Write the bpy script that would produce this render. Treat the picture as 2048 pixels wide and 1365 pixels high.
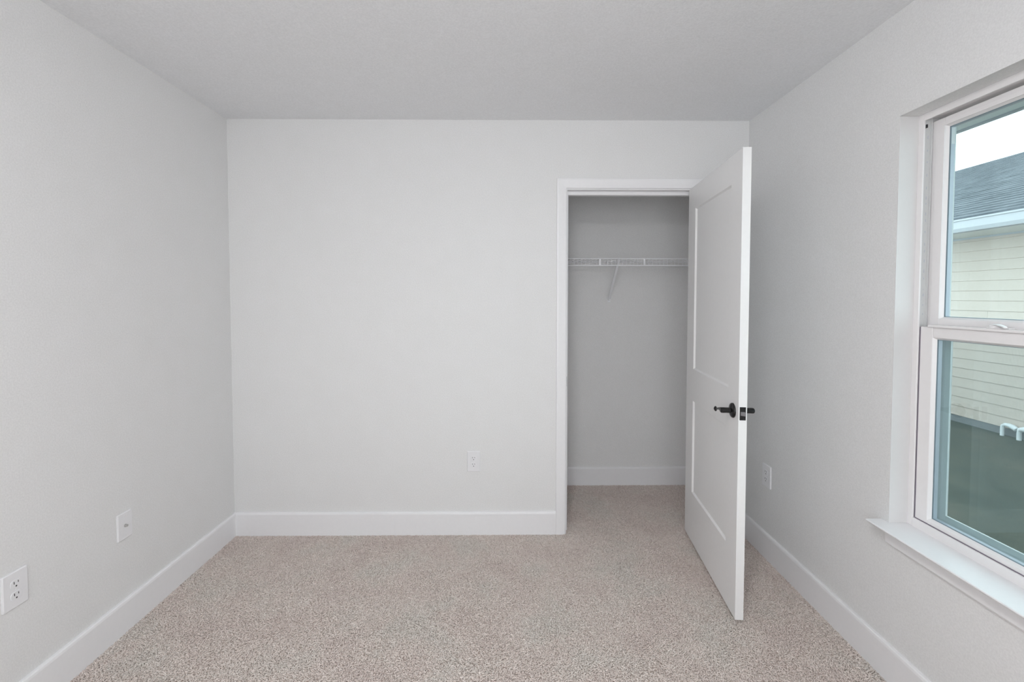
import bpy, math, random
import numpy as np
from mathutils import Vector, Matrix

# ------------------------------------------------------------------ scene, camera, light
for o in list(bpy.data.objects):
    bpy.data.objects.remove(o, do_unlink=True)
S = bpy.context.scene
COL = S.collection
S.view_settings.view_transform = 'Standard'
S.view_settings.look = 'None'
S.view_settings.exposure = 0.06
S.view_settings.gamma = 1.0
S.view_settings.use_curve_mapping = False
S.cycles.max_bounces = 14
S.cycles.diffuse_bounces = 8
S.cycles.transparent_max_bounces = 24
S.cycles.caustics_reflective = False
S.cycles.caustics_refractive = False
S.cycles.sample_clamp_indirect = 4.0

# room: back wall face at y = 0, left wall x = 0, right wall x = W, carpet at z = 0
W, H = 3.046, 2.457
DEPTH = 3.75            # room depth (towards the camera)
F_PX = 895.56
cam_d = bpy.data.cameras.new('camera')
cam_d.sensor_width = 36.0
cam_d.sensor_fit = 'HORIZONTAL'
cam_d.lens = F_PX / 2048 * 36.0
cam_d.shift_y = -(682.5 - 625.19) / 2048
cam_d.clip_start = 0.02
cam = bpy.data.objects.new('camera', cam_d)
COL.objects.link(cam)
pitch, yaw, roll = -0.03335, 0.00907, 0.00038
fwd = Vector((math.sin(yaw) * math.cos(pitch), math.cos(yaw) * math.cos(pitch), math.sin(pitch)))
rgt = Vector((math.cos(yaw), -math.sin(yaw), 0))
up = rgt.cross(fwd)
r2 = rgt * math.cos(roll) + up * math.sin(roll)
u2 = -rgt * math.sin(roll) + up * math.cos(roll)
M = Matrix((r2, u2, -fwd)).transposed().to_4x4()
M.translation = Vector((1.63163, -2.64711, 1.42219))
cam.matrix_world = M
S.camera = cam

world = bpy.data.worlds.new('overcast_sky')
S.world = world
world.use_nodes = True
wn = world.node_tree.nodes
wn['Background'].inputs[0].default_value = (0.94, 0.975, 1.0, 1)
wn['Background'].inputs[1].default_value = 3.5

LAMP_STRENGTH = 54.5
LAMP_COLOR = (0.985, 0.988, 1.0)
# added soft front fill, shining in from an invented opening behind the camera
REAR_POWER = 9.0
REAR_COLOR = (0.96, 0.985, 1.0)

# daylight enters through the window opening
pd = bpy.data.lights.new('window_portal', 'AREA')
pd.shape = 'RECTANGLE'; pd.size = 1.5; pd.size_y = 0.92
pd.cycles.is_portal = True
po = bpy.data.objects.new('window_portal', pd)
COL.objects.link(po)
po.location = (W + 0.18, -1.477, 1.33)
po.rotation_euler = (0, math.radians(90), 0)

# ------------------------------------------------------------------ materials
def mat(name):
    m = bpy.data.materials.new(name); m.use_nodes = True
    nt = m.node_tree
    return m, nt, nt.nodes['Principled BSDF']

def N(nt, t, **kw):
    n = nt.nodes.new(t)
    for k, v in kw.items():
        setattr(n, k, v)
    return n

def noise(nt, scale, detail=2.0, rough=0.5, vec=None):
    n = N(nt, 'ShaderNodeTexNoise')
    n.inputs['Scale'].default_value = scale
    n.inputs['Detail'].default_value = detail
    n.inputs['Roughness'].default_value = rough
    if vec is None:
        g = N(nt, 'ShaderNodeNewGeometry'); vec = g.outputs['Position']
    nt.links.new(vec, n.inputs['Vector'])
    return n

def ramp(nt, fac, stops):
    r = N(nt, 'ShaderNodeValToRGB')
    e = r.color_ramp.elements
    while len(e) < len(stops):
        e.new(0.5)
    for i, (p, c) in enumerate(stops):
        e[i].position = p; e[i].color = (*c, 1)
    nt.links.new(fac, r.inputs['Fac'])
    return r

def plaster(name, col, bump=0.5, scale=190):
    m, nt, b = mat(name)
    n1 = noise(nt, scale, 3, 0.55)
    n2 = noise(nt, 9, 3, 0.5)
    d = [c * 0.945 for c in col]; l = [min(1, c * 1.045) for c in col]
    r = ramp(nt, n1.outputs['Fac'], [(0.3, d), (0.7, l)])
    mix = N(nt, 'ShaderNodeMixRGB', blend_type='MULTIPLY'); mix.inputs['Fac'].default_value = 1
    r2_ = ramp(nt, n2.outputs['Fac'], [(0.3, (0.985, 0.985, 0.98)), (0.7, (1, 1, 1))])
    nt.links.new(r.outputs[0], mix.inputs[1]); nt.links.new(r2_.outputs[0], mix.inputs[2])
    nt.links.new(mix.outputs[0], b.inputs['Base Color'])
    b.inputs['Roughness'].default_value = 0.75
    bp = N(nt, 'ShaderNodeBump'); bp.inputs['Strength'].default_value = bump; bp.inputs['Distance'].default_value = 0.0012
    nt.links.new(n1.outputs['Fac'], bp.inputs['Height']); nt.links.new(bp.outputs[0], b.inputs['Normal'])
    return m

def paint(name, col, rough=0.4, metallic=0.0, bump=0.06, scale=60, spec=0.5):
    m, nt, b = mat(name)
    b.inputs['Roughness'].default_value = rough
    b.inputs['Metallic'].default_value = metallic
    b.inputs['Specular IOR Level'].default_value = spec
    n = noise(nt, scale, 3)
    r = ramp(nt, n.outputs['Fac'], [(0.3, [c * 0.985 for c in col]), (0.7, col)])
    nt.links.new(r.outputs[0], b.inputs['Base Color'])
    if bump:
        bp = N(nt, 'ShaderNodeBump'); bp.inputs['Strength'].default_value = bump; bp.inputs['Distance'].default_value = 0.001
        nt.links.new(n.outputs['Fac'], bp.inputs['Height']); nt.links.new(bp.outputs[0], b.inputs['Normal'])
    return m

M_WALL = plaster('warm_grey_wall_paint', (0.764, 0.765, 0.767))
M_CEIL = plaster('ceiling_paint', (0.785, 0.795, 0.812), 0.5, 150)
M_TRIM = paint('white_trim_paint', (0.835, 0.835, 0.85), 0.35)
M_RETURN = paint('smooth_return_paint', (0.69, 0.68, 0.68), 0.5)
M_DOOR = paint('white_door_paint', (0.84, 0.84, 0.84), 0.40)
M_VINYL = paint('white_window_vinyl', (0.83, 0.815, 0.82), 0.32, bump=0.02)
M_TRACK = paint('grey_window_track', (0.62, 0.63, 0.63), 0.5, bump=0.05, scale=90)
M_DARK = paint('dark_gap_gasket', (0.26, 0.23, 0.28), 0.6, bump=0)
M_SPACER = paint('grey_glass_spacer', (0.50, 0.53, 0.60), 0.4, metallic=0.2, bump=0)
M_PLATE = paint('white_plastic_plate', (0.80, 0.80, 0.82), 0.28, bump=0)
M_SLOT = paint('dark_plastic_slot', (0.03, 0.03, 0.035), 0.6, bump=0)
M_SCREW = paint('nickel_screw_metal', (0.55, 0.55, 0.54), 0.3, metallic=0.8, bump=0)
M_BLACK = paint('black_oil_rubbed_metal', (0.009, 0.009, 0.009), 0.2, metallic=0.3, bump=0, spec=0.6)
M_LATCH = paint('brushed_steel', (0.26, 0.26, 0.27), 0.4, metallic=0.9, bump=0)
M_WIRE = paint('white_coated_wire', (0.86, 0.87, 0.90), 0.35, bump=0)
M_GROUT = paint('fascia_paint', (0.46, 0.46, 0.49), 0.5)
M_SOFFIT = paint('vented_soffit_paint', (0.78, 0.80, 0.80), 0.6)
M_CONC = paint('concrete_foundation', (0.20, 0.20, 0.21), 0.9, bump=0.4, scale=40)
M_PVC = paint('white_plastic_pipe', (0.80, 0.82, 0.85), 0.4, bump=0)

def carpet_mat(name, per_island):
    m, nt, b = mat(name)
    g = N(nt, 'ShaderNodeNewGeometry')
    big = noise(nt, 3.4, 4, 0.6)
    tone = ramp(nt, big.outputs['Fac'], [(0.36, (0.955, 0.975, 0.965)), (0.5, (1.0, 0.985, 0.975)), (0.64, (0.95, 0.915, 0.91))])
    if per_island:
        c = ramp(nt, g.outputs['Random Per Island'], [(0.0, (0.60, 0.52, 0.48)), (0.3, (0.70, 0.625, 0.58)), (0.75, (0.79, 0.715, 0.675)), (1.0, (0.86, 0.80, 0.76))])
    else:
        n = noise(nt, 260, 2)
        c = ramp(nt, n.outputs['Fac'], [(0.3, (0.52, 0.44, 0.40)), (0.7, (0.68, 0.60, 0.555))])
    mx = N(nt, 'ShaderNodeMixRGB', blend_type='MULTIPLY'); mx.inputs['Fac'].default_value = 1
    nt.links.new(c.outputs[0], mx.inputs[1]); nt.links.new(tone.outputs[0], mx.inputs[2])
    nt.links.new(mx.outputs[0], b.inputs['Base Color'])
    b.inputs['Roughness'].default_value = 0.9
    b.inputs['Specular IOR Level'].default_value = 0.15
    b.inputs['Sheen Weight'].default_value = 0.2
    return m
M_PILE = carpet_mat('carpet_pile_yarn', True)
M_CARPET = carpet_mat('carpet_backing', False)

def glass_mat(name, tint, refl, ior):
    m = bpy.data.materials.new(name); m.use_nodes = True
    nt = m.node_tree; nt.nodes.remove(nt.nodes['Principled BSDF'])
    out = nt.nodes['Material Output']
    tr = N(nt, 'ShaderNodeBsdfTransparent'); tr.inputs[0].default_value = (*tint, 1)
    gl = N(nt, 'ShaderNodeBsdfGlossy'); gl.inputs['Roughness'].default_value = 0.0; gl.inputs[0].default_value = (*refl, 1)
    lw = N(nt, 'ShaderNodeLayerWeight'); lw.inputs['Blend'].default_value = 0.5      # facing = 1 - |cos|
    pw = N(nt, 'ShaderNodeMath', operation='POWER'); pw.inputs[1].default_value = 5
    ma = N(nt, 'ShaderNodeMath', operation='MULTIPLY_ADD'); ma.inputs[1].default_value = 1 - ior; ma.inputs[2].default_value = ior
    nt.links.new(lw.outputs['Facing'], pw.inputs[0]); nt.links.new(pw.outputs[0], ma.inputs[0])
    mx = N(nt, 'ShaderNodeMixShader')
    nt.links.new(ma.outputs[0], mx.inputs[0]); nt.links.new(tr.outputs[0], mx.inputs[1]); nt.links.new(gl.outputs[0], mx.inputs[2])
    nt.links.new(mx.outputs[0], out.inputs[0])
    return m
M_GLASS = glass_mat('tinted_low_e_glass', (0.79, 0.885, 0.89), (0.75, 0.95, 1.0), 0.06)

def screen_mat():
    m = bpy.data.materials.new('insect_screen_mesh'); m.use_nodes = True
    nt = m.node_tree; b = nt.nodes['Principled BSDF']; out = nt.nodes['Material Output']
    b.inputs['Base Color'].default_value = (0.10, 0.13, 0.14, 1); b.inputs['Roughness'].default_value = 0.6
    g = N(nt, 'ShaderNodeNewGeometry'); sp = N(nt, 'ShaderNodeSeparateXYZ'); nt.links.new(g.outputs['Position'], sp.inputs[0])
    outs = []
    for ax in ('Y', 'Z'):
        mu = N(nt, 'ShaderNodeMath', operation='MULTIPLY'); mu.inputs[1].default_value = 1 / 0.0016
        fr = N(nt, 'ShaderNodeMath', operation='FRACT'); lt = N(nt, 'ShaderNodeMath', operation='LESS_THAN'); lt.inputs[1].default_value = 0.18
        nt.links.new(sp.outputs[ax], mu.inputs[0]); nt.links.new(mu.outputs[0], fr.inputs[0]); nt.links.new(fr.outputs[0], lt.inputs[0])
        outs.append(lt.outputs[0])
    mxm = N(nt, 'ShaderNodeMath', operation='MAXIMUM'); nt.links.new(outs[0], mxm.inputs[0]); nt.links.new(outs[1], mxm.inputs[1])
    tr = N(nt, 'ShaderNodeBsdfTransparent'); mx = N(nt, 'ShaderNodeMixShader')
    nt.links.new(mxm.outputs[0], mx.inputs[0]); nt.links.new(tr.outputs[0], mx.inputs[1]); nt.links.new(b.outputs[0], mx.inputs[2])
    nt.links.new(mx.outputs[0], out.inputs[0])
    return m
M_SCREEN = screen_mat()

def siding_mat():
    m, nt, b = mat('cream_lap_siding')
    n = noise(nt, 30, 4)
    r = ramp(nt, n.outputs['Fac'], [(0.3, (0.59, 0.495, 0.435)), (0.7, (0.62, 0.52, 0.465))])
    nt.links.new(r.outputs[0], b.inputs['Base Color']); b.inputs['Roughness'].default_value = 0.6
    return m
M_SIDING = siding_mat()

def shingle_mat():
    m, nt, b = mat('dark_asphalt_shingles')
    g = N(nt, 'ShaderNodeNewGeometry')
    mp = N(nt, 'ShaderNodeMapping'); mp.inputs['Scale'].default_value = (0.0, 0.8, 5.0)
    nt.links.new(g.outputs['Position'], mp.inputs['Vector'])
    n = noise(nt, 3.0, 5, 0.7, mp.outputs[0]); n2 = noise(nt, 90, 2)
    r = ramp(nt, n.outputs['Fac'], [(0.3, (0.055, 0.062, 0.075)), (0.5, (0.11, 0.12, 0.14)), (0.75, (0.20, 0.21, 0.235))])
    mx = N(nt, 'ShaderNodeMixRGB', blend_type='MULTIPLY'); mx.inputs['Fac'].default_value = 0.5
    r2_ = ramp(nt, n2.outputs['Fac'], [(0.3, (0.5, 0.5, 0.5)), (0.7, (1, 1, 1))])
    nt.links.new(r.outputs[0], mx.inputs[1]); nt.links.new(r2_.outputs[0], mx.inputs[2])
    nt.links.new(mx.outputs[0], b.inputs['Base Color']); b.inputs['Roughness'].default_value = 0.9
    return m
M_ROOF = shingle_mat()

def lawn_mat():
    m, nt, b = mat('dull_green_lawn')
    n = noise(nt, 1.8, 6, 0.7); n2 = noise(nt, 60, 4, 0.7)
    r = ramp(nt, n.outputs['Fac'], [(0.35, (0.055, 0.062, 0.048)), (0.55, (0.085, 0.088, 0.068)), (0.7, (0.125, 0.115, 0.092))])
    mx = N(nt, 'ShaderNodeMixRGB', blend_type='MULTIPLY'); mx.inputs['Fac'].default_value = 0.7
    r2_ = ramp(nt, n2.outputs['Fac'], [(0.3, (0.35, 0.35, 0.35)), (0.7, (1.3, 1.3, 1.2))])
    nt.links.new(r.outputs[0], mx.inputs[1]); nt.links.new(r2_.outputs[0], mx.inputs[2])
    nt.links.new(mx.outputs[0], b.inputs['Base Color']); b.inputs['Roughness'].default_value = 1
    return m
M_LAWN = lawn_mat()

def emit_mat(name, col, st):
    m, nt, b = mat(name)
    b.inputs['Base Color'].default_value = (0.9, 0.9, 0.88, 1)
    b.inputs['Emission Color'].default_value = (*col, 1); b.inputs['Emission Strength'].default_value = st
    return m
M_LAMP = emit_mat('lit_frosted_glass', LAMP_COLOR, LAMP_STRENGTH)

# ------------------------------------------------------------------ mesh helpers
class MB:
    def __init__(s): s.v = []; s.f = []
    def add(s, vs, fs):
        n = len(s.v); s.v += [tuple(p) for p in vs]; s.f += [tuple(i + n for i in f) for f in fs]; return s
    def box(s, x0, x1, y0, y1, z0, z1):
        vs = [(x, y, z) for x in (x0, x1) for y in (y0, y1) for z in (z0, z1)]
        return s.add(vs, [(0, 1, 3, 2), (4, 6, 7, 5), (0, 4, 5, 1), (2, 3, 7, 6), (0, 2, 6, 4), (1, 5, 7, 3)])
    def tube(s, pts, rad, n=10, caps=True):
        pts = [Vector(p) for p in pts]
        rad = rad if isinstance(rad, (list, tuple)) else [rad] * len(pts)
        rings = []; prev = None
        for i, p in enumerate(pts):
            t = (pts[min(i + 1, len(pts) - 1)] - pts[max(i - 1, 0)]).normalized()
            a = prev if prev is not None else (Vector((0, 0, 1)) if abs(t.z) < 0.9 else Vector((1, 0, 0)))
            a = (a - t * a.dot(t)).normalized(); prev = a; b = t.cross(a)
            r = rad[i]; rx, ry = r if isinstance(r, tuple) else (r, r)
            rings.append([p + a * math.cos(k * 2 * math.pi / n) * rx + b * math.sin(k * 2 * math.pi / n) * ry for k in range(n)])
        vs = [v for r in rings for v in r]; fs = []
        for i in range(len(rings) - 1):
            for k in range(n):
                k2 = (k + 1) % n
                fs.append((i * n + k, i * n + k2, (i + 1) * n + k2, (i + 1) * n + k))
        if caps:
            fs.append(tuple(range(n - 1, -1, -1))); fs.append(tuple((len(rings) - 1) * n + k for k in range(n)))
        return s.add(vs, fs)
    def prism(s, prof, axis, a0, a1):
        """extrude a closed 2-D profile; axis 0: profile is (y,z); axis 1: (x,z); axis 2: (x,y)"""
        def P(u, v, a): return {0: (a, u, v), 1: (u, a, v), 2: (u, v, a)}[axis]
        n = len(prof)
        vs = [P(u, v, a0) for u, v in prof] + [P(u, v, a1) for u, v in prof]
        fs = [(i, (i + 1) % n, n + (i + 1) % n, n + i) for i in range(n)] + [tuple(range(n - 1, -1, -1)), tuple(range(n, 2 * n))]
        return s.add(vs, fs)
    def lathe(s, prof, c, axis, n=28):
        """prof: (radius, distance along axis); axis is a unit vector"""
        ax = Vector(axis).normalized(); a = ax.orthogonal().normalized(); b = ax.cross(a); c = Vector(c)
        vs = []
        for r, t in prof:
            for k in range(n):
                w = 2 * math.pi * k / n
                vs.append(c + ax * t + a * r * math.cos(w) + b * r * math.sin(w))
        m = len(prof)
        fs = [(i * n + k, i * n + (k + 1) % n, (i + 1) * n + (k + 1) % n, (i + 1) * n + k) for i in range(m - 1) for k in range(n)]
        fs.append(tuple(range(n - 1, -1, -1))); fs.append(tuple((m - 1) * n + k for k in range(n)))
        return s.add(vs, fs)

def root_loc(o):
    while o.parent is not None:
        o = o.parent
    return o.location.copy() if o.type == 'EMPTY' else Vector((0, 0, 0))

def build(name, mb, material, parent=None, bevel=0.0, seg=2, smooth=False, local=False):
    off = Vector((0, 0, 0)) if (parent is None or local) else root_loc(parent)
    me = bpy.data.meshes.new(name)
    me.from_pydata([(x - off.x, y - off.y, z - off.z) for x, y, z in mb.v], [], mb.f)
    import bmesh
    bm = bmesh.new(); bm.from_mesh(me); bmesh.ops.recalc_face_normals(bm, faces=bm.faces); bm.to_mesh(me); bm.free()
    me.materials.append(material)
    o = bpy.data.objects.new(name, me); COL.objects.link(o)
    if parent is not None: o.parent = parent
    if bevel:
        m = o.modifiers.new('bevel', 'BEVEL'); m.width = bevel; m.segments = seg; m.limit_method = 'ANGLE'; m.angle_limit = math.radians(40)
    if smooth or bevel:
        me.polygons.foreach_set('use_smooth', [True] * len(me.polygons))
        m = o.modifiers.new('normals', 'WEIGHTED_NORMAL') if bevel else None
        if not bevel:
            try: me.set_sharp_from_angle(angle=math.radians(40))
            except Exception: pass
    return o

def tag(o, label=None, cat=None, group=None, kind=None):
    if label: o['label'] = label
    if cat: o['category'] = cat
    if group: o['group'] = group
    if kind: o['kind'] = kind
    return o

def empty(name, loc, rz=0.0):
    o = bpy.data.objects.new(name, None); COL.objects.link(o)
    o.location = loc; o.rotation_euler = (0, 0, rz); o.empty_display_size = 0.05
    return o

def struct(o, label=None):
    o['kind'] = 'structure'
    if label: o['label'] = label
    return o

# ------------------------------------------------------------------ room shell
CW = 0.115                      # closet front wall thickness
CB = 0.701                      # closet back wall face
CL = 1.30                       # closet left wall face
OX0, OX1, OZ = 1.962, 2.763, 2.078   # rough opening of the closet
T = 0.12
WY0, WY1, WZ0, WZ1 = -1.020, -1.934, 0.565, 2.077    # window opening (far, near, bottom, top)
WT = 0.17                       # outer wall thickness

floor = struct(build('floor', MB().box(-T, W + 0.02, -DEPTH - T, CB + T, -0.12, -0.004), M_CARPET), 'beige twist pile carpet over the whole room and closet')
struct(build('ceiling', MB().box(-T, W + WT, -DEPTH - T, CB + T, H, H + 0.12), M_CEIL), 'pale grey textured ceiling')
struct(build('wall_left', MB().box(-T, 0, -DEPTH - T, CB + T, -0.12, H), M_WALL), 'light grey left wall')
mb = MB()
mb.box(0, OX0, 0, CW, -0.12, H); mb.box(OX1, W, 0, CW, -0.12, H); mb.box(OX0, OX1, 0, CW, OZ, H)
struct(build('wall_back', mb, M_WALL), 'light grey end wall with the closet opening')
mb = MB()
mb.box(W, W + WT, WY0, CB + T, -0.5, H); mb.box(W, W + WT, -DEPTH - T, WY1, -0.5, H)
mb.box(W, W + WT, WY1, WY0, -0.5, WZ0); mb.box(W, W + WT, WY1, WY0, WZ1, H)
struct(build('wall_right', mb, M_WALL), 'light grey right wall with the window')
RX0, RX1, RZ0, RZ1 = 0.62, 2.42, 0.60, 2.10  # opening for the added rear window, made up to let in front fill
mb = MB(); mb.box(0, RX0, -DEPTH - T, -DEPTH, -0.12, H); mb.box(RX1, W, -DEPTH - T, -DEPTH, -0.12, H)
mb.box(RX0, RX1, -DEPTH - T, -DEPTH, -0.12, RZ0); mb.box(RX0, RX1, -DEPTH - T, -DEPTH, RZ1, H)
struct(build('wall_rear', mb, M_WALL), 'light grey wall behind the camera')
mb = MB()
for a_, b_ in ((RX0, (RX0 + RX1) / 2), ((RX0 + RX1) / 2, RX1)):
    mb.box(a_ + 0.001, a_ + 0.05, -DEPTH - 0.09, -DEPTH - 0.04, RZ0, RZ1); mb.box(b_ - 0.05, b_ - 0.001, -DEPTH - 0.09, -DEPTH - 0.04, RZ0, RZ1)
    mb.box(a_ + 0.05, b_ - 0.05, -DEPTH - 0.09, -DEPTH - 0.04, RZ0 + 0.001, RZ0 + 0.05); mb.box(a_ + 0.05, b_ - 0.05, -DEPTH - 0.09, -DEPTH - 0.04, RZ1 - 0.05, RZ1 - 0.001)
struct(build('fill_window', mb, M_VINYL), 'unseen white window frame added behind the camera around the fill light')
rd = bpy.data.lights.new('rear_fill_light', 'AREA'); rd.shape = 'RECTANGLE'; rd.size = RX1 - RX0 - 0.1; rd.size_y = RZ1 - RZ0 - 0.1  # added area lamp, soft front fill for the room
rd.energy = REAR_POWER; rd.color = REAR_COLOR
ro = bpy.data.objects.new('rear_fill_light', rd); COL.objects.link(ro)
ro.location = ((RX0 + RX1) / 2, -DEPTH - 0.10, (RZ0 + RZ1) / 2); ro.rotation_euler = (math.radians(90), 0, 0)
mb = MB(); mb.box(CL, W, CB, CB + T, -0.12, H)
struct(build('wall_closet_back', mb, M_WALL), 'grey back wall inside the closet')
struct(build('wall_closet_left', MB().box(CL - T, CL, CW, CB + T, -0.12, H), M_WALL), 'grey side wall inside the closet')

# carpet pile: short curled yarn tufts (nobody could count them)
def pile():
    rng = np.random.default_rng(4)
    regs = [(0.006, W - 0.006, -1.75, -0.004, 0.0050), (OX0 + 0.02, OX1 - 0.02, 0.0, CW, 0.0050), (CL, W, CW, CB - 0.004, 0.0050)]
    P = []
    for x0, x1, y0, y1, st in regs:
        nx, ny = max(1, int((x1 - x0) / st)), max(1, int((y1 - y0) / st))
        X, Y = np.meshgrid(np.linspace(x0, x1, nx), np.linspace(y0, y1, ny))
        X = X.ravel() + rng.normal(0, st * 0.35, X.size); Y = Y.ravel() + rng.normal(0, st * 0.35, Y.size)
        k = (X > x0) & (X < x1) & (Y < y1)
        P.append(np.stack([X[k], Y[k]], 1))
    P = np.concatenate(P); n = len(P)
    # pile lies in drifting directions, with random scatter
    ph = 2.2 * np.sin(P[:, 0] * 7.1 + 1.7 * np.sin(P[:, 1] * 5.0)) + 2.0 * np.cos(P[:, 1] * 8.3 + P[:, 0] * 3.1) + rng.normal(0, 1.3, n)
    cur = rng.uniform(-1, 1, n) * 2.2
    L = rng.uniform(0.008, 0.015, n); hgt = rng.uniform(0.0045, 0.0075, n); rad = rng.uniform(0.0014, 0.0020, n)
    K, R = 4, 4
    ts = np.linspace(0, 1, K)
    d = np.stack([np.cos(ph), np.sin(ph)], 1); s = np.stack([-np.sin(ph), np.cos(ph)], 1)
    V = np.zeros((n, K, R, 3))
    for i, t in enumerate(ts):
        c2 = P + d * (L * (t - 0.35))[:, None] + s * (L * 0.5 * cur * (t - 0.5) ** 2 * 2)[:, None]
        z = -0.005 + hgt * (1 - (1 - min(1, t * 1.5)) ** 2) + 0.0012 * (1 - t) 
        if i == K - 1: z = z - 0.0012
        rr = rad * (1.0 if i < K - 1 else 0.55)
        for k in range(R):
            a = 2 * math.pi * (k + 0.5) / R
            V[:, i, k, 0] = c2[:, 0] + s[:, 0] * np.cos(a) * rr
            V[:, i, k, 1] = c2[:, 1] + s[:, 1] * np.cos(a) * rr
            V[:, i, k, 2] = z + np.sin(a) * rr * 0.9
    V[..., 0] = np.clip(V[..., 0], 0.001, W - 0.001)
    V[..., 1] = np.minimum(V[..., 1], CB - 0.002)
    V = V.reshape(-1, 3)
    base = (np.arange(n) * K * R)[:, None]
    q = []
    for i in range(K - 1):
        for k in range(R):
            k2 = (k + 1) % R
            q.append([i * R + k, i * R + k2, (i + 1) * R + k2, (i + 1) * R + k])
    q.append([(K - 1) * R + k for k in range(R)])
    q = np.array(q)
    Fq = (base[:, :, None] + q[None]).reshape(-1, 4)
    me = bpy.data.meshes.new('carpet_pile')
    me.vertices.add(len(V)); me.vertices.foreach_set('co', V.ravel())
    me.loops.add(Fq.size); me.loops.foreach_set('vertex_index', Fq.ravel().astype(np.int32))
    me.polygons.add(len(Fq)); me.polygons.foreach_set('loop_start', (np.arange(len(Fq)) * 4).astype(np.int32))
    me.polygons.foreach_set('use_smooth', np.ones(len(Fq), dtype=bool))
    me.update(calc_edges=True)
    me.materials.append(M_PILE)
    o = bpy.data.objects.new('carpet_pile', me); COL.objects.link(o); o.parent = floor
    return o
pl = pile()
pl['kind'] = 'stuff'

# ------------------------------------------------------------------ baseboards
BH, BT = 0.139, 0.014
def base_prof(sgn, at):      # profile in (across, z); at = wall face, sgn = into the room
    return [(at, -0.004), (at + sgn * BT, -0.004), (at + sgn * BT, BH - 0.012), (at + sgn * (BT - 0.002), BH - 0.004), (at + sgn * (BT - 0.006), BH), (at, BH)]
def base(name, mb): return struct(build(name, mb, M_TRIM))
base('baseboard_left', MB().prism(base_prof(1, 0), 1, -DEPTH, 0))
base('baseboard_right', MB().prism(base_prof(-1, W), 1, -DEPTH, 0))
base('baseboard_back', MB().prism(base_prof(-1, 0), 0, BT, 1.918))
base('baseboard_back_corner', MB().prism(base_prof(-1, 0), 0, 2.812, W - BT)) 
base('baseboard_rear', MB().prism(base_prof(1, -DEPTH), 0, BT, W - BT))
base('baseboard_closet', MB().prism(base_prof(-1, CB), 0, CL + BT, W - BT))
base('baseboard_closet_left', MB().prism(base_prof(1, CL), 1, CW, CB))
base('baseboard_closet_right', MB().prism(base_prof(-1, W), 1, CW, CB))

# ------------------------------------------------------------------ closet door frame
JX0, JX1, JZ = 1.981, 2.744, 2.0545      # clear opening between the jambs
CX0, CX1, CZ = 1.918, 2.807, 2.118      # outer casing edges
fr = struct(empty('trim_1', (JX0, 0, 0)), 'white painted casing and jamb around the closet opening')
def casing_prof(w):
    # (distance from inner edge, thickness out of the wall)
    return [(0, 0), (0, 0.009), (0.003, 0.0115), (0.012, 0.012), (w - 0.010, 0.0155), (w - 0.002, 0.0150), (w, 0.012), (w, 0)]
def casing(side):
    w = 0.057; pr = casing_prof(w); mb = MB()
    ix0, ix1, iz = CX0 + w, CX1 - w, CZ - w
    n = len(pr)
    if side == 'top':
        a = [(ix0 - d, -t, iz + d) for d, t in pr]; b = [(ix1 + d, -t, iz + d) for d, t in pr]
    elif side == 'left':
        a = [(ix0 - d, -t, -0.004) for d, t in pr]; b = [(ix0 - d, -t, iz + d) for d, t in pr]
    else:
        a = [(ix1 + d, -t, -0.004) for d, t in pr]; b = [(ix1 + d, -t, iz + d) for d, t in pr]
    mb.add(a + b, [(i, (i + 1) % n, n + (i + 1) % n, n + i) for i in range(n)] + [tuple(range(n)), tuple(range(n, 2 * n))])
    return build('casing', mb, M_TRIM, fr)
for s_ in ('left', 'top', 'right'): casing(s_)
build('jamb', MB().box(OX0, JX0, 0.0, CW, -0.004, JZ), M_TRIM, fr, 0.001)
build('jamb', MB().box(JX1, OX1, 0.0, CW, -0.004, JZ), M_TRIM, fr, 0.001)
build('head_jamb', MB().box(OX0, OX1, 0.0, CW, JZ, OZ), M_TRIM, fr, 0.001)
build('door_stop', MB().box(JX0, JX0 + 0.011, 0.040, 0.075, -0.004, JZ - 0.0215), M_TRIM, fr, 0.002)
build('door_stop', MB().box(JX1 - 0.011, JX1, 0.040, 0.075, -0.004, JZ - 0.0215), M_TRIM, fr, 0.002)
build('door_stop', MB().box(JX0, JX1, 0.040, 0.075, JZ - 0.0215, JZ), M_TRIM, fr, 0.002)
mb = MB(); mb.box(JX0 - 0.001, JX0 + 0.0015, 0.004, 0.030, 0.893, 0.951)
sp_ = build('strike_plate', mb, M_BLACK, fr, 0.001); sp_['label'] = 'black strike plate'
mb = MB()
for s_ in ('c',): mb.box(CX0 + 0.052, JX0, -0.0006, 0.0, 0.0, JZ)

# ------------------------------------------------------------------ the open closet door
ANG = 0.10698
door = empty('door_1', (2.69823, -0.0001, 0.0235))
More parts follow.
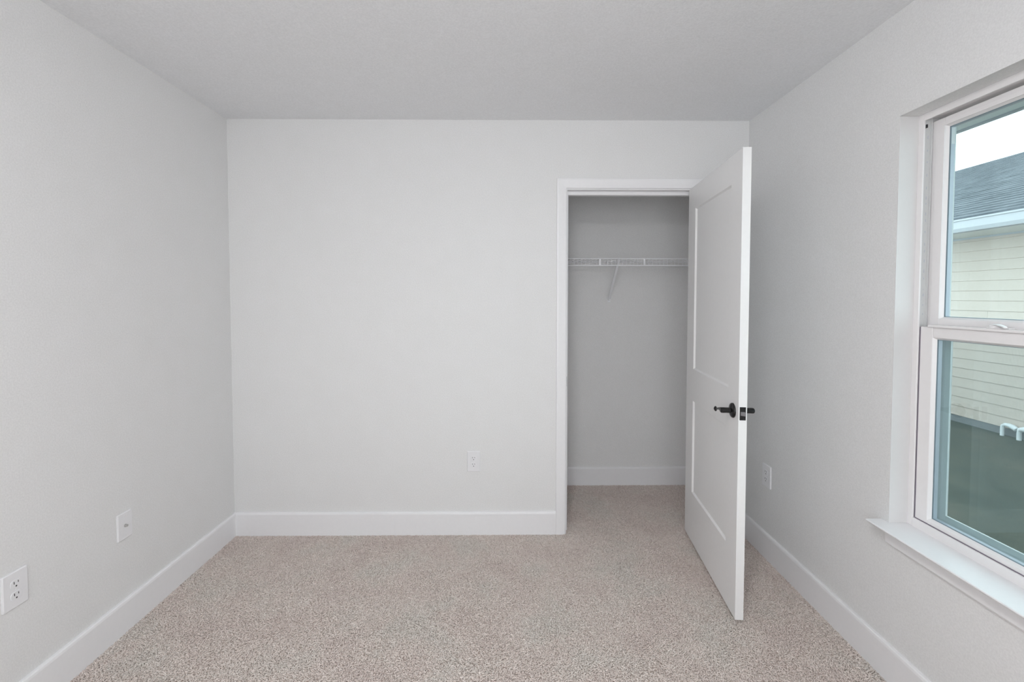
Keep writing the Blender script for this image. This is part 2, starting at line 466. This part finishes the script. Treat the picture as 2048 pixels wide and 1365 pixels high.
# local x: along the door from hinge to free edge; local y: thickness away from the closet-side face
dx = Vector((-math.sin(ANG), -math.cos(ANG), 0)); dn = Vector((math.cos(ANG), -math.sin(ANG), 0))
door.rotation_euler = (0, 0, math.atan2(dx.y, dx.x))
struct(door, 'white two-panel closet door standing open')
DW, DH, DT = 0.762, 2.029, 0.0349
RC = 0.009
def door_slab():
    xs = [0, 0.124, 0.642, DW]; zs = [0, 0.282, 0.811, 0.992, 1.902, DH]
    mb = MB()
    # frame members keep full thickness, panels are recessed on both faces
    def face(y, sgn):
        for i in range(3):
            for j in range(5):
                if i == 1 and j in (1, 3):
                    s = 0.007; yy = y + sgn * RC
                    x0, x1, z0, z1 = xs[1], xs[2], zs[j], zs[j + 1]
                    o_ = [(x0, y, z0), (x1, y, z0), (x1, y, z1), (x0, y, z1)]
                    i_ = [(x0 + s, yy, z0 + s), (x1 - s, yy, z0 + s), (x1 - s, yy, z1 - s), (x0 + s, yy, z1 - s)]
                    mb.add(o_ + i_, [(0, 1, 5, 4), (1, 2, 6, 5), (2, 3, 7, 6), (3, 0, 4, 7), (4, 5, 6, 7)])
                else:
                    mb.add([(xs[i], y, zs[j]), (xs[i + 1], y, zs[j]), (xs[i + 1], y, zs[j + 1]), (xs[i], y, zs[j + 1])], [(0, 1, 2, 3)])
    face(0, 1); face(DT, -1)
    mb.add([(0, 0, 0), (DW, 0, 0), (DW, DT, 0), (0, DT, 0)], [(0, 1, 2, 3)])
    mb.add([(0, 0, DH), (DW, 0, DH), (DW, DT, DH), (0, DT, DH)], [(0, 1, 2, 3)])
    mb.add([(0, 0, 0), (0, DT, 0), (0, DT, DH), (0, 0, DH)], [(0, 1, 2, 3)])
    mb.add([(DW, 0, 0), (DW, DT, 0), (DW, DT, DH), (DW, 0, DH)], [(0, 1, 2, 3)])
    return mb
door_y = 1
# handedness: local +y after rotation must point along dn
ly = Vector((-dx.y, dx.x, 0))
if ly.dot(dn) < 0: door_y = -1
def flip(mb):
    mb.v = [(x, y * door_y, z) for x, y, z in mb.v]; return mb
build('door_leaf', flip(door_slab()), M_DOOR, door, 0, local=True)
LZ = 0.902; LX = 0.703
def lever(sign):
    """lever set on the closet side (sign -1) or room side (sign +1)"""
    y0 = 0 if sign < 0 else DT
    Y = lambda t: y0 + sign * t
    rose = MB().lathe([(0.0325, 0.0), (0.0325, 0.004), (0.030, 0.008), (0.023, 0.011), (0.016, 0.0125), (0.0125, 0.014), (0.0115, 0.018)], (LX, y0, LZ), (0, sign, 0), 32)
    r = build('door_handle', flip(rose), M_BLACK, door, 0, smooth=True, local=True)
    r['label'] = 'black lever handle'
    lv = MB()
    lv.tube([(LX, Y(0.012), LZ), (LX, Y(0.030), LZ), (LX, Y(0.044), LZ), (LX, Y(0.051), LZ), (LX, Y(0.054), LZ)], [0.0125, 0.0120, 0.0125, 0.0118, 0.0085], 20)
    pts, rr = [], []
    prof = [(-0.010, 0.006), (-0.004, 0.0115), (0.006, 0.0115), (0.016, 0.0095), (0.030, 0.0070), (0.046, 0.0055), (0.060, 0.0048), (0.072, 0.0042), (0.077, 0.0050), (0.084, 0.0100), (0.088, 0.0120), (0.092, 0.0100), (0.099, 0.0040), (0.1015, 0.0015)]
    for d_, w in prof:
        z = LZ + 0.003 * math.sin(d_ / 0.1 * 5.0) - 0.013 * max(0, d_) / 0.09
        pts.append((LX - d_, Y(0.0455 - 0.002 * d_ / 0.1), z)); rr.append((w, min(0.0068, w * 0.95)))
    lv.tube(pts, rr, 16)
    l = build('lever', flip(lv), M_BLACK, r, 0, smooth=True, local=True)
    return r
lever(-1); lever(1)
mb = MB().box(DW - 0.001, DW + 0.0012, DT / 2 - 0.0127, DT / 2 + 0.0127, LZ - 0.0285, LZ + 0.0285)
lp = build('latch_plate', flip(mb), M_BLACK, door, 0.001, local=True); lp['label'] = 'black latch plate with steel bolt'
mb = MB().prism([(DW + 0.001, -0.0), (DW + 0.0115, DT - 0.010 - 0.0), (DW + 0.001, DT - 0.010)], 2, LZ - 0.0085, LZ + 0.0085)
mb.v = [(x, y + (DT / 2 - 0.0095 if y == 0 else 0), z) for x, y, z in mb.v]
lb = build('latch_bolt', flip(mb), M_LATCH, lp, 0.001, local=True); lb['label'] = 'steel latch bolt'
for hz in (0.18, 1.016, 1.85):
    mb = MB().tube([(0.003, DT + 0.004, hz - 0.045), (0.003, DT + 0.004, hz + 0.045)], 0.0055, 14)
    mb.box(-0.002, 0.0, 0.004, DT + 0.002, hz - 0.045, hz + 0.045)
    h_ = build('hinge', flip(mb), M_BLACK, door, 0, smooth=True, local=True); h_['label'] = 'black butt hinge'

# ------------------------------------------------------------------ wire shelf in the closet
SZ, SY = 1.686, 0.402
shelf = tag(empty('wire_shelf', (2.387, CB, 1.40)), 'white wire shelf with front lip hung across the closet, diagonal brace below', 'shelf')
build('front_rail', MB().tube([(CL + 0.003, SY, SZ), (W - 0.003, SY, SZ)], 0.0038, 10), M_WIRE, shelf, smooth=True)
build('front_rail', MB().tube([(CL + 0.003, SY, SZ - 0.046), (W - 0.003, SY, SZ - 0.046)], 0.0038, 10), M_WIRE, shelf, smooth=True)
build('rear_rail', MB().tube([(CL + 0.003, CB - 0.008, SZ - 0.004), (W - 0.003, CB - 0.008, SZ - 0.004)], 0.0030, 10), M_WIRE, shelf, smooth=True)
build('middle_rail', MB().tube([(CL + 0.003, 0.55, SZ - 0.005), (W - 0.003, 0.55, SZ - 0.005)], 0.0026, 8), M_WIRE, shelf, smooth=True)
mb = MB(); x = CL + 0.02
while x < W - 0.01:
    mb.tube([(x, CB - 0.004, SZ), (x, SY + 0.003, SZ), (x, SY - 0.0015, SZ - 0.003), (x, SY - 0.0015, SZ - 0.046)], 0.0016, 6)
    x += 0.0254
build('deck_wires', mb, M_WIRE, shelf, smooth=True)
for k in range(-3, 3):
    xx = 2.257 + 0.302 * k
    if CL + 0.02 < xx < W - 0.02:
        build('lip_strut', MB().box(xx - 0.006, xx + 0.006, SY - 0.006, SY - 0.002, SZ - 0.046, SZ + 0.001), M_WIRE, shelf, 0.001)
bx = 2.387
br = MB()
br.prism([(bx - 0.009, 0), (bx + 0.009, 0), (bx + 0.009, 0.003), (bx - 0.006, 0.003), (bx - 0.006, 0.010), (bx - 0.009, 0.010)], 2, 0, 1)
pA, pB = Vector((0, CB - 0.006, 1.412)), Vector((0, SY + 0.006, SZ - 0.004))
dd = (pB - pA); L_ = dd.length; dd.normalize(); nn = Vector((0, -dd.z, dd.y))
br.v = [(x_, pA.y + dd.y * z_ * L_ + nn.y * y_, pA.z + dd.z * z_ * L_ + nn.z * y_) for x_, y_, z_ in br.v]
b_ = build('support_brace', br, M_WIRE, shelf, 0.0008)
ft = build('mounting_foot', MB().box(bx - 0.010, bx + 0.010, CB - 0.004, CB, 1.388, 1.424), M_WIRE, b_, 0.001)
build('screw', MB().lathe([(0.0035, 0), (0.0035, 0.001), (0.002, 0.0018)], (bx, CB - 0.004, 1.402), (0, -1, 0), 12), M_SCREW, b_, smooth=True)
hk = MB().tube([(bx, SY + 0.012, SZ - 0.008), (bx, SY - 0.004, SZ + 0.003), (bx, SY - 0.007, SZ - 0.004)], 0.003, 8)
build('hook', hk, M_WIRE, b_, smooth=True)

# ------------------------------------------------------------------ wall plates
def rr_pts(w, h, r, n=5):
    out = []
    for cx_, cy_, a0 in ((w / 2 - r, h / 2 - r, 0), (-w / 2 + r, h / 2 - r, 90), (-w / 2 + r, -h / 2 + r, 180), (w / 2 - r, -h / 2 + r, 270)):
        for i in range(n):
            a = math.radians(a0 + 90 * i / (n - 1)); out.append((cx_ + r * math.cos(a), cy_ + r * math.sin(a)))
    return out
def slab(mb, pts, y0, y1):     # rounded outline, pointing to -y locally, facing the room
    return mb.prism([(u, v) for u, v in pts], 1, -y0, -y1) if False else mb.add([(u, -y0, v) for u, v in pts] + [(u, -y1, v) for u, v in pts],
        [(i, (i + 1) % len(pts), len(pts) + (i + 1) % len(pts), len(pts) + i) for i in range(len(pts))] + [tuple(range(len(pts))), tuple(range(len(pts), 2 * len(pts)))])
def plate(parent, w, h):
    mb = MB(); a = rr_pts(w, h, 0.004); b = rr_pts(w - 0.006, h - 0.006, 0.003); n = len(a)
    mb.add([(u, 0, v) for u, v in a] + [(u, -0.0035, v) for u, v in a] + [(u, -0.006, v) for u, v in b],
           [(i, (i + 1) % n, n + (i + 1) % n, n + i) for i in range(n)] + [(n + i, n + (i + 1) % n, 2 * n + (i + 1) % n, 2 * n + i) for i in range(n)] + [tuple(range(n)), tuple(range(2 * n, 3 * n))])
    o = build('cover_plate', mb, M_PLATE, parent, local=True)
    return o
def screw(parent, z):
    s_ = build('screw', MB().lathe([(0.0032, 0), (0.0032, 0.0008), (0.002, 0.0014)], (0, -0.006, z), (0, -1, 0), 12), M_PLATE, parent, smooth=True, local=True)
    return s_
def outlet(name, loc, rz, label, w=0.078, h=0.122):
    t = tag(empty(name, loc, rz), label, 'power outlet')
    plate(t, w, h); screw(t, 0)
    for cz in (0.0195, -0.0195):
        pts = []
        for i in range(24):        # round face with flattened top and bottom
            a = 2 * math.pi * i / 24
            pts.append((0.0172 * math.cos(a), cz + max(-0.0140, min(0.0140, 0.0172 * math.sin(a)))))
        r = build('receptacle', slab(MB(), pts, 0.005, 0.0078), M_PLATE, t, 0.0006, local=True)
        build('slot', MB().box(-0.0075, -0.0052, -0.0081, -0.0070, cz + 0.0005, cz + 0.0090), M_SLOT, r, local=True)
        build('slot', MB().box(0.0052, 0.0072, -0.0081, -0.0070, cz + 0.0015, cz + 0.0085), M_SLOT, r, local=True)
        build('ground_hole', MB().lathe([(0.0026, 0), (0.0026, 0.0011)], (0, -0.0070, cz - 0.0075), (0, -1, 0), 12), M_SLOT, r, local=True)
    return t
outlet('wall_outlet', (1.427, 0, 0.443), 0, 'white double outlet on the end wall, left of the closet casing')
outlet('wall_outlet', (W, -0.248, 0.449), math.radians(-90), 'white double outlet in shade behind the open door, on the window wall')
outlet('wall_outlet', (0, -1.184, 0.457), math.radians(90), 'large white double outlet on the left wall, nearest the camera')
cj = tag(empty('cable_jack', (0, -0.7605, 0.4525), math.radians(90)), 'white cable jack plate with one round metal connector on left wall', 'wall jack')
plate(cj, 0.0725, 0.114); screw(cj, 0.042); screw(cj, -0.042)
mb = MB().lathe([(0.0062, 0), (0.0062, 0.0015), (0.0047, 0.0016), (0.0047, 0.009), (0.0040, 0.0095)], (0, -0.006, 0), (0, -1, 0), 20)
c_ = build('coaxial_connector', mb, M_SCREW, cj, smooth=True, local=True); c_['label'] = 'small metal threaded connector'

# ------------------------------------------------------------------ window
win = struct(empty('window_1', (W + 0.069, (WY0 + WY1) / 2, 0.585)), 'white vinyl single-hung window with teal tinted glass')
X0 = W + 0.069
Za, Zb = 0.572, WZ1
def ring(mb, x0, x1, t, y0=WY0, y1=WY1, z0=Za, z1=Zb, tb=None, tt=None):
    tb = t if tb is None else tb; tt = t if tt is None else tt
    mb.box(x0, x1, y0 - t, y0, z0, z1); mb.box(x0, x1, y1, y1 + t, z0, z1)
    mb.box(x0, x1, y1 + t, y0 - t, z0, z0 + tb); mb.box(x0, x1, y1 + t, y0 - t, z1 - tt, z1)
    return mb
mb = MB()
ring(mb, X0 + 0.002, W + 0.163, 0.012, y0=WY0 - 0.0005, y1=WY1 + 0.0005, z0=Za + 0.0005, z1=Zb - 0.0005, tb=0.030)                         # box of the frame
ring(mb, X0, X0 + 0.007, 0.0225, tb=0.044, tt=0.024)             # room-side lip
ring(mb, W + 0.150, W + 0.165, 0.045, tb=0.050, tt=0.045)        # outer lip
build('window_frame', mb, M_VINYL, win, 0.0015)
mb = MB()
for y_, s in ((WY0 - 0.012, -1), (WY1 + 0.012, 1)):
    mb.box(X0 + 0.012, W + 0.150, min(y_, y_ + s * 0.003), max(y_, y_ + s * 0.003), Za + 0.045, Zb - 0.013)
    mb.box(W + 0.099, W + 0.102, min(y_, y_ + s * 0.010), max(y_, y_ + s * 0.010), Za + 0.045, Zb - 0.013)
tk = build('balance_track', mb, M_TRACK, win, 0.0006)
mb = MB()
random.seed(3)
zz = 1.36
while zz < 2.0:
    hh = random.uniform(0.003, 0.012); mb.box(W + 0.0905, W + 0.0925, WY0 - 0.0155, WY0 - 0.0148, zz, zz + hh); zz += hh + random.uniform(0.012, 0.04)
build('track_marks', mb, M_SPACER, tk)
build('tilt_catch', MB().box(W + 0.078, W + 0.083, WY0 - 0.024, WY0 - 0.012, 2.028, 2.040), M_SLOT, tk, 0.001)
def sash(name, xf, xb, ya, yb, za, zb, st, rb, rt):
    mb = MB(); ring(mb, xf, xb, st, ya, yb, za, zb, tb=rb, tt=rt)
    s_ = build(name, mb, M_VINYL, win, 0.0025, 3)
    # bevelled glazing bead
    m2 = MB(); g = 0.006
    yi, yj, zi, zj = ya - st, yb + st, za + rb, zb - rt
    xg = xf + 0.012
    o_ = [(xf + 0.001, yi + 0.001, zi - 0.001), (xf + 0.001, yj - 0.001, zi - 0.001), (xf + 0.001, yj - 0.001, zj + 0.001), (xf + 0.001, yi + 0.001, zj + 0.001)]
    i_ = [(xg, yi - g, zi + g), (xg, yj + g, zi + g), (xg, yj + g, zj - g), (xg, yi - g, zj - g)]
    k_ = [(xg + 0.003, yi + 0.001, zi - 0.001), (xg + 0.003, yj - 0.001, zi - 0.001), (xg + 0.003, yj - 0.001, zj + 0.001), (xg + 0.003, yi + 0.001, zj + 0.001)]
    m2.add(o_ + i_ + k_, [(0, 1, 5, 4), (1, 2, 6, 5), (2, 3, 7, 6), (3, 0, 4, 7), (4, 5, 9, 8), (5, 6, 10, 9), (6, 7, 11, 10), (7, 4, 8, 11)])
    build('glazing_bead', m2, M_VINYL, s_)
    m3 = MB(); ring(m3, xg + 0.0035, xg + 0.0165, 0.008, yi - 0.000, yj + 0.000, zi + 0.000, zj - 0.000)
    m3.v = [(x, y, z) for x, y, z in m3.v]
    sp = build('glass_spacer', m3, M_SPACER, s_)
    build('glass_pane', MB().box(xg + 0.001, xg + 0.019, yj + 0.0005, yi - 0.0005, zi + 0.0005, zj - 0.0005), M_GLASS, s_)
    return s_
low = sash('lower_sash', W + 0.078, W + 0.099, WY0 - 0.0235, WY1 + 0.0235, 0.617, 1.318, 0.047, 0.014, 0.037)
upp = sash('upper_sash', W + 0.106, W + 0.132, WY0 - 0.0155, WY1 + 0.0155, 1.300, 2.050, 0.047, 0.048, 0.028)
mb = MB(); ring(mb, W + 0.1040, W + 0.1065, 0.0315, WY0 - 0.0315, WY1 + 0.0315, 1.3000, 2.0380, tb=0.0485, tt=0.0165)
build('inner_step', mb, M_VINYL, upp, 0.0008)
mb = MB().box(W + 0.1220, W + 0.1340, WY0 - 0.0712, WY0 - 0.0704, 1.955, 2.012)
st_ = build('spacer_sticker', mb, M_PLATE, upp); st_['label'] = 'white printed sticker on the glass spacer'
build('sash_lip', MB().box(W + 0.069, W + 0.102, WY1 + 0.06, WY0 - 0.06, 1.3185, 1.3265), M_VINYL, low, 0.001)
build('gap_seal', MB().box(W + 0.0775, W + 0.080, WY0 - 0.0235, WY0 - 0.0215, 0.618, 1.316), M_DARK, win)
build('gap_seal', MB().box(W + 0.0765, W + 0.080, WY1 + 0.0235, WY0 - 0.0235, 0.6150, 0.6172), M_DARK, win)
for yc in (-1.295, -1.66):
    mb = MB().lathe([(0.0, 0), (0.013, 0.0), (0.013, 0.007), (0.010, 0.010), (0.0, 0.011)][1:], (W + 0.092, yc + 0.018, 1.3265), (0, 0, 1), 24)
    mb.box(W + 0.082, W + 0.101, yc - 0.032, yc + 0.034, 1.3265, 1.3305)
    lk = build('sash_lock', mb, M_VINYL, low, 0.001)
    lv = MB().tube([(W + 0.092, yc + 0.020, 1.337), (W + 0.086, yc, 1.338), (W + 0.075, yc - 0.022, 1.335), (W + 0.070, yc - 0.032, 1.332)], [(0.003, 0.008), (0.003, 0.008), (0.0025, 0.007), (0.002, 0.005)], 12)
    # sub-part depth is limited, so the lever belongs to the sash as well
    build('lock_lever', lv, M_VINYL, low, smooth=True)
# insect screen outside the lower half
scr = MB(); ring(scr, W + 0.150, W + 0.158, 0.020, WY0 - 0.045, WY1 + 0.045, 0.622, 1.325)
sc_ = build('screen_frame', scr, M_VINYL, win, 0.001)
build('insect_screen', MB().add([(W + 0.154, WY0 - 0.06, 0.635), (W + 0.154, WY1 + 0.06, 0.635), (W + 0.154, WY1 + 0.06, 1.31), (W + 0.154, WY0 - 0.06, 1.31)], [(0, 1, 2, 3)]), M_SCREEN, sc_)
# stool and apron
mb = MB().prism([(W - 0.026, 0.5622), (W - 0.044, 0.568), (W - 0.0585, 0.5785), (W - 0.060, 0.5815), (W - 0.0585, 0.5843), (W - 0.055, 0.585), (W, 0.585), (W, 0.5622)], 1, WY1 - 0.030 - 0.0, WY0 + 0.030)
mb.box(W - 0.001, X0 - 0.0004, WY1 + 0.0002, WY0 - 0.0002, 0.5652, 0.5848)
build('window_sill', mb, M_TRIM, win)
mb = MB().prism([(W, 0.512), (W - 0.010, 0.512), (W - 0.014, 0.518), (W - 0.016, 0.562), (W, 0.562)], 1, WY1 - 0.004, WY0 - 0.007)
build('sill_apron', mb, M_TRIM, win)
# outside casing and sill nose
mb = MB(); ring(mb, W + WT, W + WT + 0.018, 0.07, WY0 + 0.055, WY1 - 0.055, Za - 0.05, Zb + 0.055, tb=0.07, tt=0.07)
build('exterior_casing', mb, M_GROUT, win, 0.002)
# painted returns of the opening
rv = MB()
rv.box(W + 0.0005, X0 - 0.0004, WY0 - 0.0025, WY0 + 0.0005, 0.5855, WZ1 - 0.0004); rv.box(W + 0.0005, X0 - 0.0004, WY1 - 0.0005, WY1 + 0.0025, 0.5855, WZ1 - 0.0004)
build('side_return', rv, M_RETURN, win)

# ------------------------------------------------------------------ ceiling lamp behind the camera
LY = -2.35
cl = tag(empty('ceiling_lamp', (W / 2, LY, H)), 'round flush ceiling lamp with frosted glass in the middle of the room', 'ceiling lamp')
build('lamp_base', MB().lathe([(0.075, 0), (0.075, 0.018), (0.02, 0.026), (0.012, 0.03), (0.012, 0.13), (0.06, 0.14), (0.165, 0.15), (0.165, 0.156)], (W / 2, LY, H), (0, 0, -1), 40), M_TRIM, cl, smooth=True)
build('lamp_shade', MB().lathe([(0.155, 0.156), (0.158, 0.19), (0.140, 0.225), (0.09, 0.250), (0.01, 0.258)], (W / 2, LY, H), (0, 0, -1), 40), M_LAMP, cl, smooth=True)


# ------------------------------------------------------------------ outside
CX = 1.6316; CZc = 1.42219
GZ = -0.40
struct(build('ground', MB().box(W + WT, 14, -9, 16, GZ - 0.2, GZ), M_LAWN), 'dull green lawn between the two houses')
sf = MB(); sf.box(W + WT, W + 0.545, -6, 3.0, 2.150, 2.170); 
so = struct(build('soffit', sf, M_SOFFIT), 'white roof overhang above the window')
build('fascia', MB().box(W + 0.545, W + 0.565, -6, 3.0, 2.143, 2.34), M_GROUT, so)
build('overhang_roof', MB().box(W + WT, W + 0.58, -6, 3.0, 2.34, 2.36), M_ROOF, so)

nx = CX + 6.6                                   # neighbour's wall plane
hs = tag(empty('neighbour_house', (nx, 3.0, GZ)), 'cream lap-sided house with dark shingle roof seen through the window', 'house')
EXPO = 0.140
z0_ = GZ + 0.10; ztop = CZc + 0.129 * 6.6
mb = MB(); YA, YB = -4.0, 9.0
z_ = z0_; row = 0; random.seed(8)
while z_ < ztop:
    z1_ = min(z_ + EXPO, ztop)
    cuts = [YA] + sorted(random.uniform(YA + 0.5, YB - 0.5) for _ in range(4)) + [YB]
    for a, b in zip(cuts[:-1], cuts[1:]):
        mb.prism([(nx + 0.02, z_ - 0.01), (nx - 0.011, z_), (nx - 0.0005, z1_ + 0.002), (nx + 0.02, z1_ + 0.002)], 1, a + 0.001, b - 0.001)
    z_ += EXPO; row += 1
build('siding', mb, M_SIDING, hs)
build('house_body', MB().box(nx + 0.015, nx + 8.0, YA, YB, GZ, ztop + 0.02), M_SIDING, hs)
build('foundation', MB().box(nx - 0.004, nx + 0.02, YA, YB, GZ, z0_ - 0.002), M_CONC, hs)
nx2 = CX + 5.89; zs_ = CZc + 0.1446 * 5.89; zf_ = CZc + 0.1765 * 5.89
build('frieze_board', MB().box(nx - 0.016, nx + 0.01, YA, YB, ztop - 0.02, zs_ + 0.05), M_GROUT, hs)
build('soffit', MB().box(nx2 + 0.10, nx + 0.02, YA - 0.3, YB + 0.3, zs_ + 0.004, zs_ + 0.02), M_SOFFIT, hs)
build('fascia', MB().box(nx2 + 0.09, nx2 + 0.11, YA - 0.3, YB + 0.3, zs_, zf_), M_GROUT, hs)
g_ = MB().prism([(nx2 + 0.088, zs_ + 0.005), (nx2 + 0.03, zs_ + 0.005), (nx2 + 0.012, zs_ + 0.05), (nx2 + 0.012, zf_ - 0.045), (nx2, zf_ - 0.04), (nx2, zf_ - 0.018), (nx2 + 0.088, zf_ - 0.018)], 1, YA - 0.3, YB + 0.3)
build('gutter', g_, M_GROUT, hs)
tt = 4.62; rz_ = zf_ + tt * 0.4167
rf = MB(); nrow = 34
for i in range(nrow):
    a, b = i / nrow, (i + 1) / nrow
    xa, xb = nx2 + 0.02 + tt * a, nx2 + 0.02 + tt * b; za, zb = zf_ + (rz_ - zf_) * a, zf_ + (rz_ - zf_) * b
    rf.prism([(xa, za - 0.02), (xa, za + 0.009), (xb + 0.01, zb + 0.003), (xb + 0.01, zb - 0.02)], 1, YA - 0.35, YB + 0.35)
rf.prism([(nx2 + 0.02 + tt, rz_ - 0.02), (nx2 + 0.02 + tt, rz_ + 0.01), (nx2 + 2 * tt + 0.1, zf_ + 0.01), (nx2 + 2 * tt + 0.1, zf_ - 0.02)], 1, YA - 0.35, YB + 0.35)
build('roof', rf, M_ROOF, hs)

# white plastic pipe elbows at the foot of the neighbour's wall
def pipe(loc, pts, r, label):
    t = tag(build('vent_pipe', MB().tube(pts, r, 14), M_PVC, None, smooth=True), label, 'pipe')
    return t
def at(px, py, X):    # point seen at a pixel, at lateral world x
    d = fwd + r2 * ((px - 1024) / F_PX) - u2 * ((py - 625.19) / F_PX)
    c = Vector((1.63163, -2.64711, 1.42219)); return c + d * ((X - c.x) / d.x)
a = at(2004, 872, nx - 0.07).y
pipe(None, [(nx - 0.07, a, GZ), (nx - 0.07, a, GZ + 0.10), (nx - 0.07, a - 0.006, GZ + 0.135), (nx - 0.07, a - 0.035, GZ + 0.155), (nx - 0.07, a - 0.08, GZ + 0.155), (nx - 0.07, a - 0.13, GZ + 0.145), (nx - 0.07, a - 0.165, GZ + 0.125)], [0.021, 0.021, 0.021, 0.022, 0.028, 0.033, 0.030], 'bent white plastic pipe rising from the lawn at the neighbouring house, left one')
b2 = at(2038, 880, nx - 0.07).y
pipe(None, [(nx - 0.07, b2, GZ), (nx - 0.07, b2, GZ + 0.10), (nx - 0.07, b2 - 0.01, GZ + 0.135), (nx - 0.07, b2 - 0.05, GZ + 0.15), (nx - 0.07, b2 - 0.14, GZ + 0.15)], [0.024, 0.024, 0.030, 0.034, 0.034], 'short white plastic pipe at the neighbouring house, at the edge of the view')
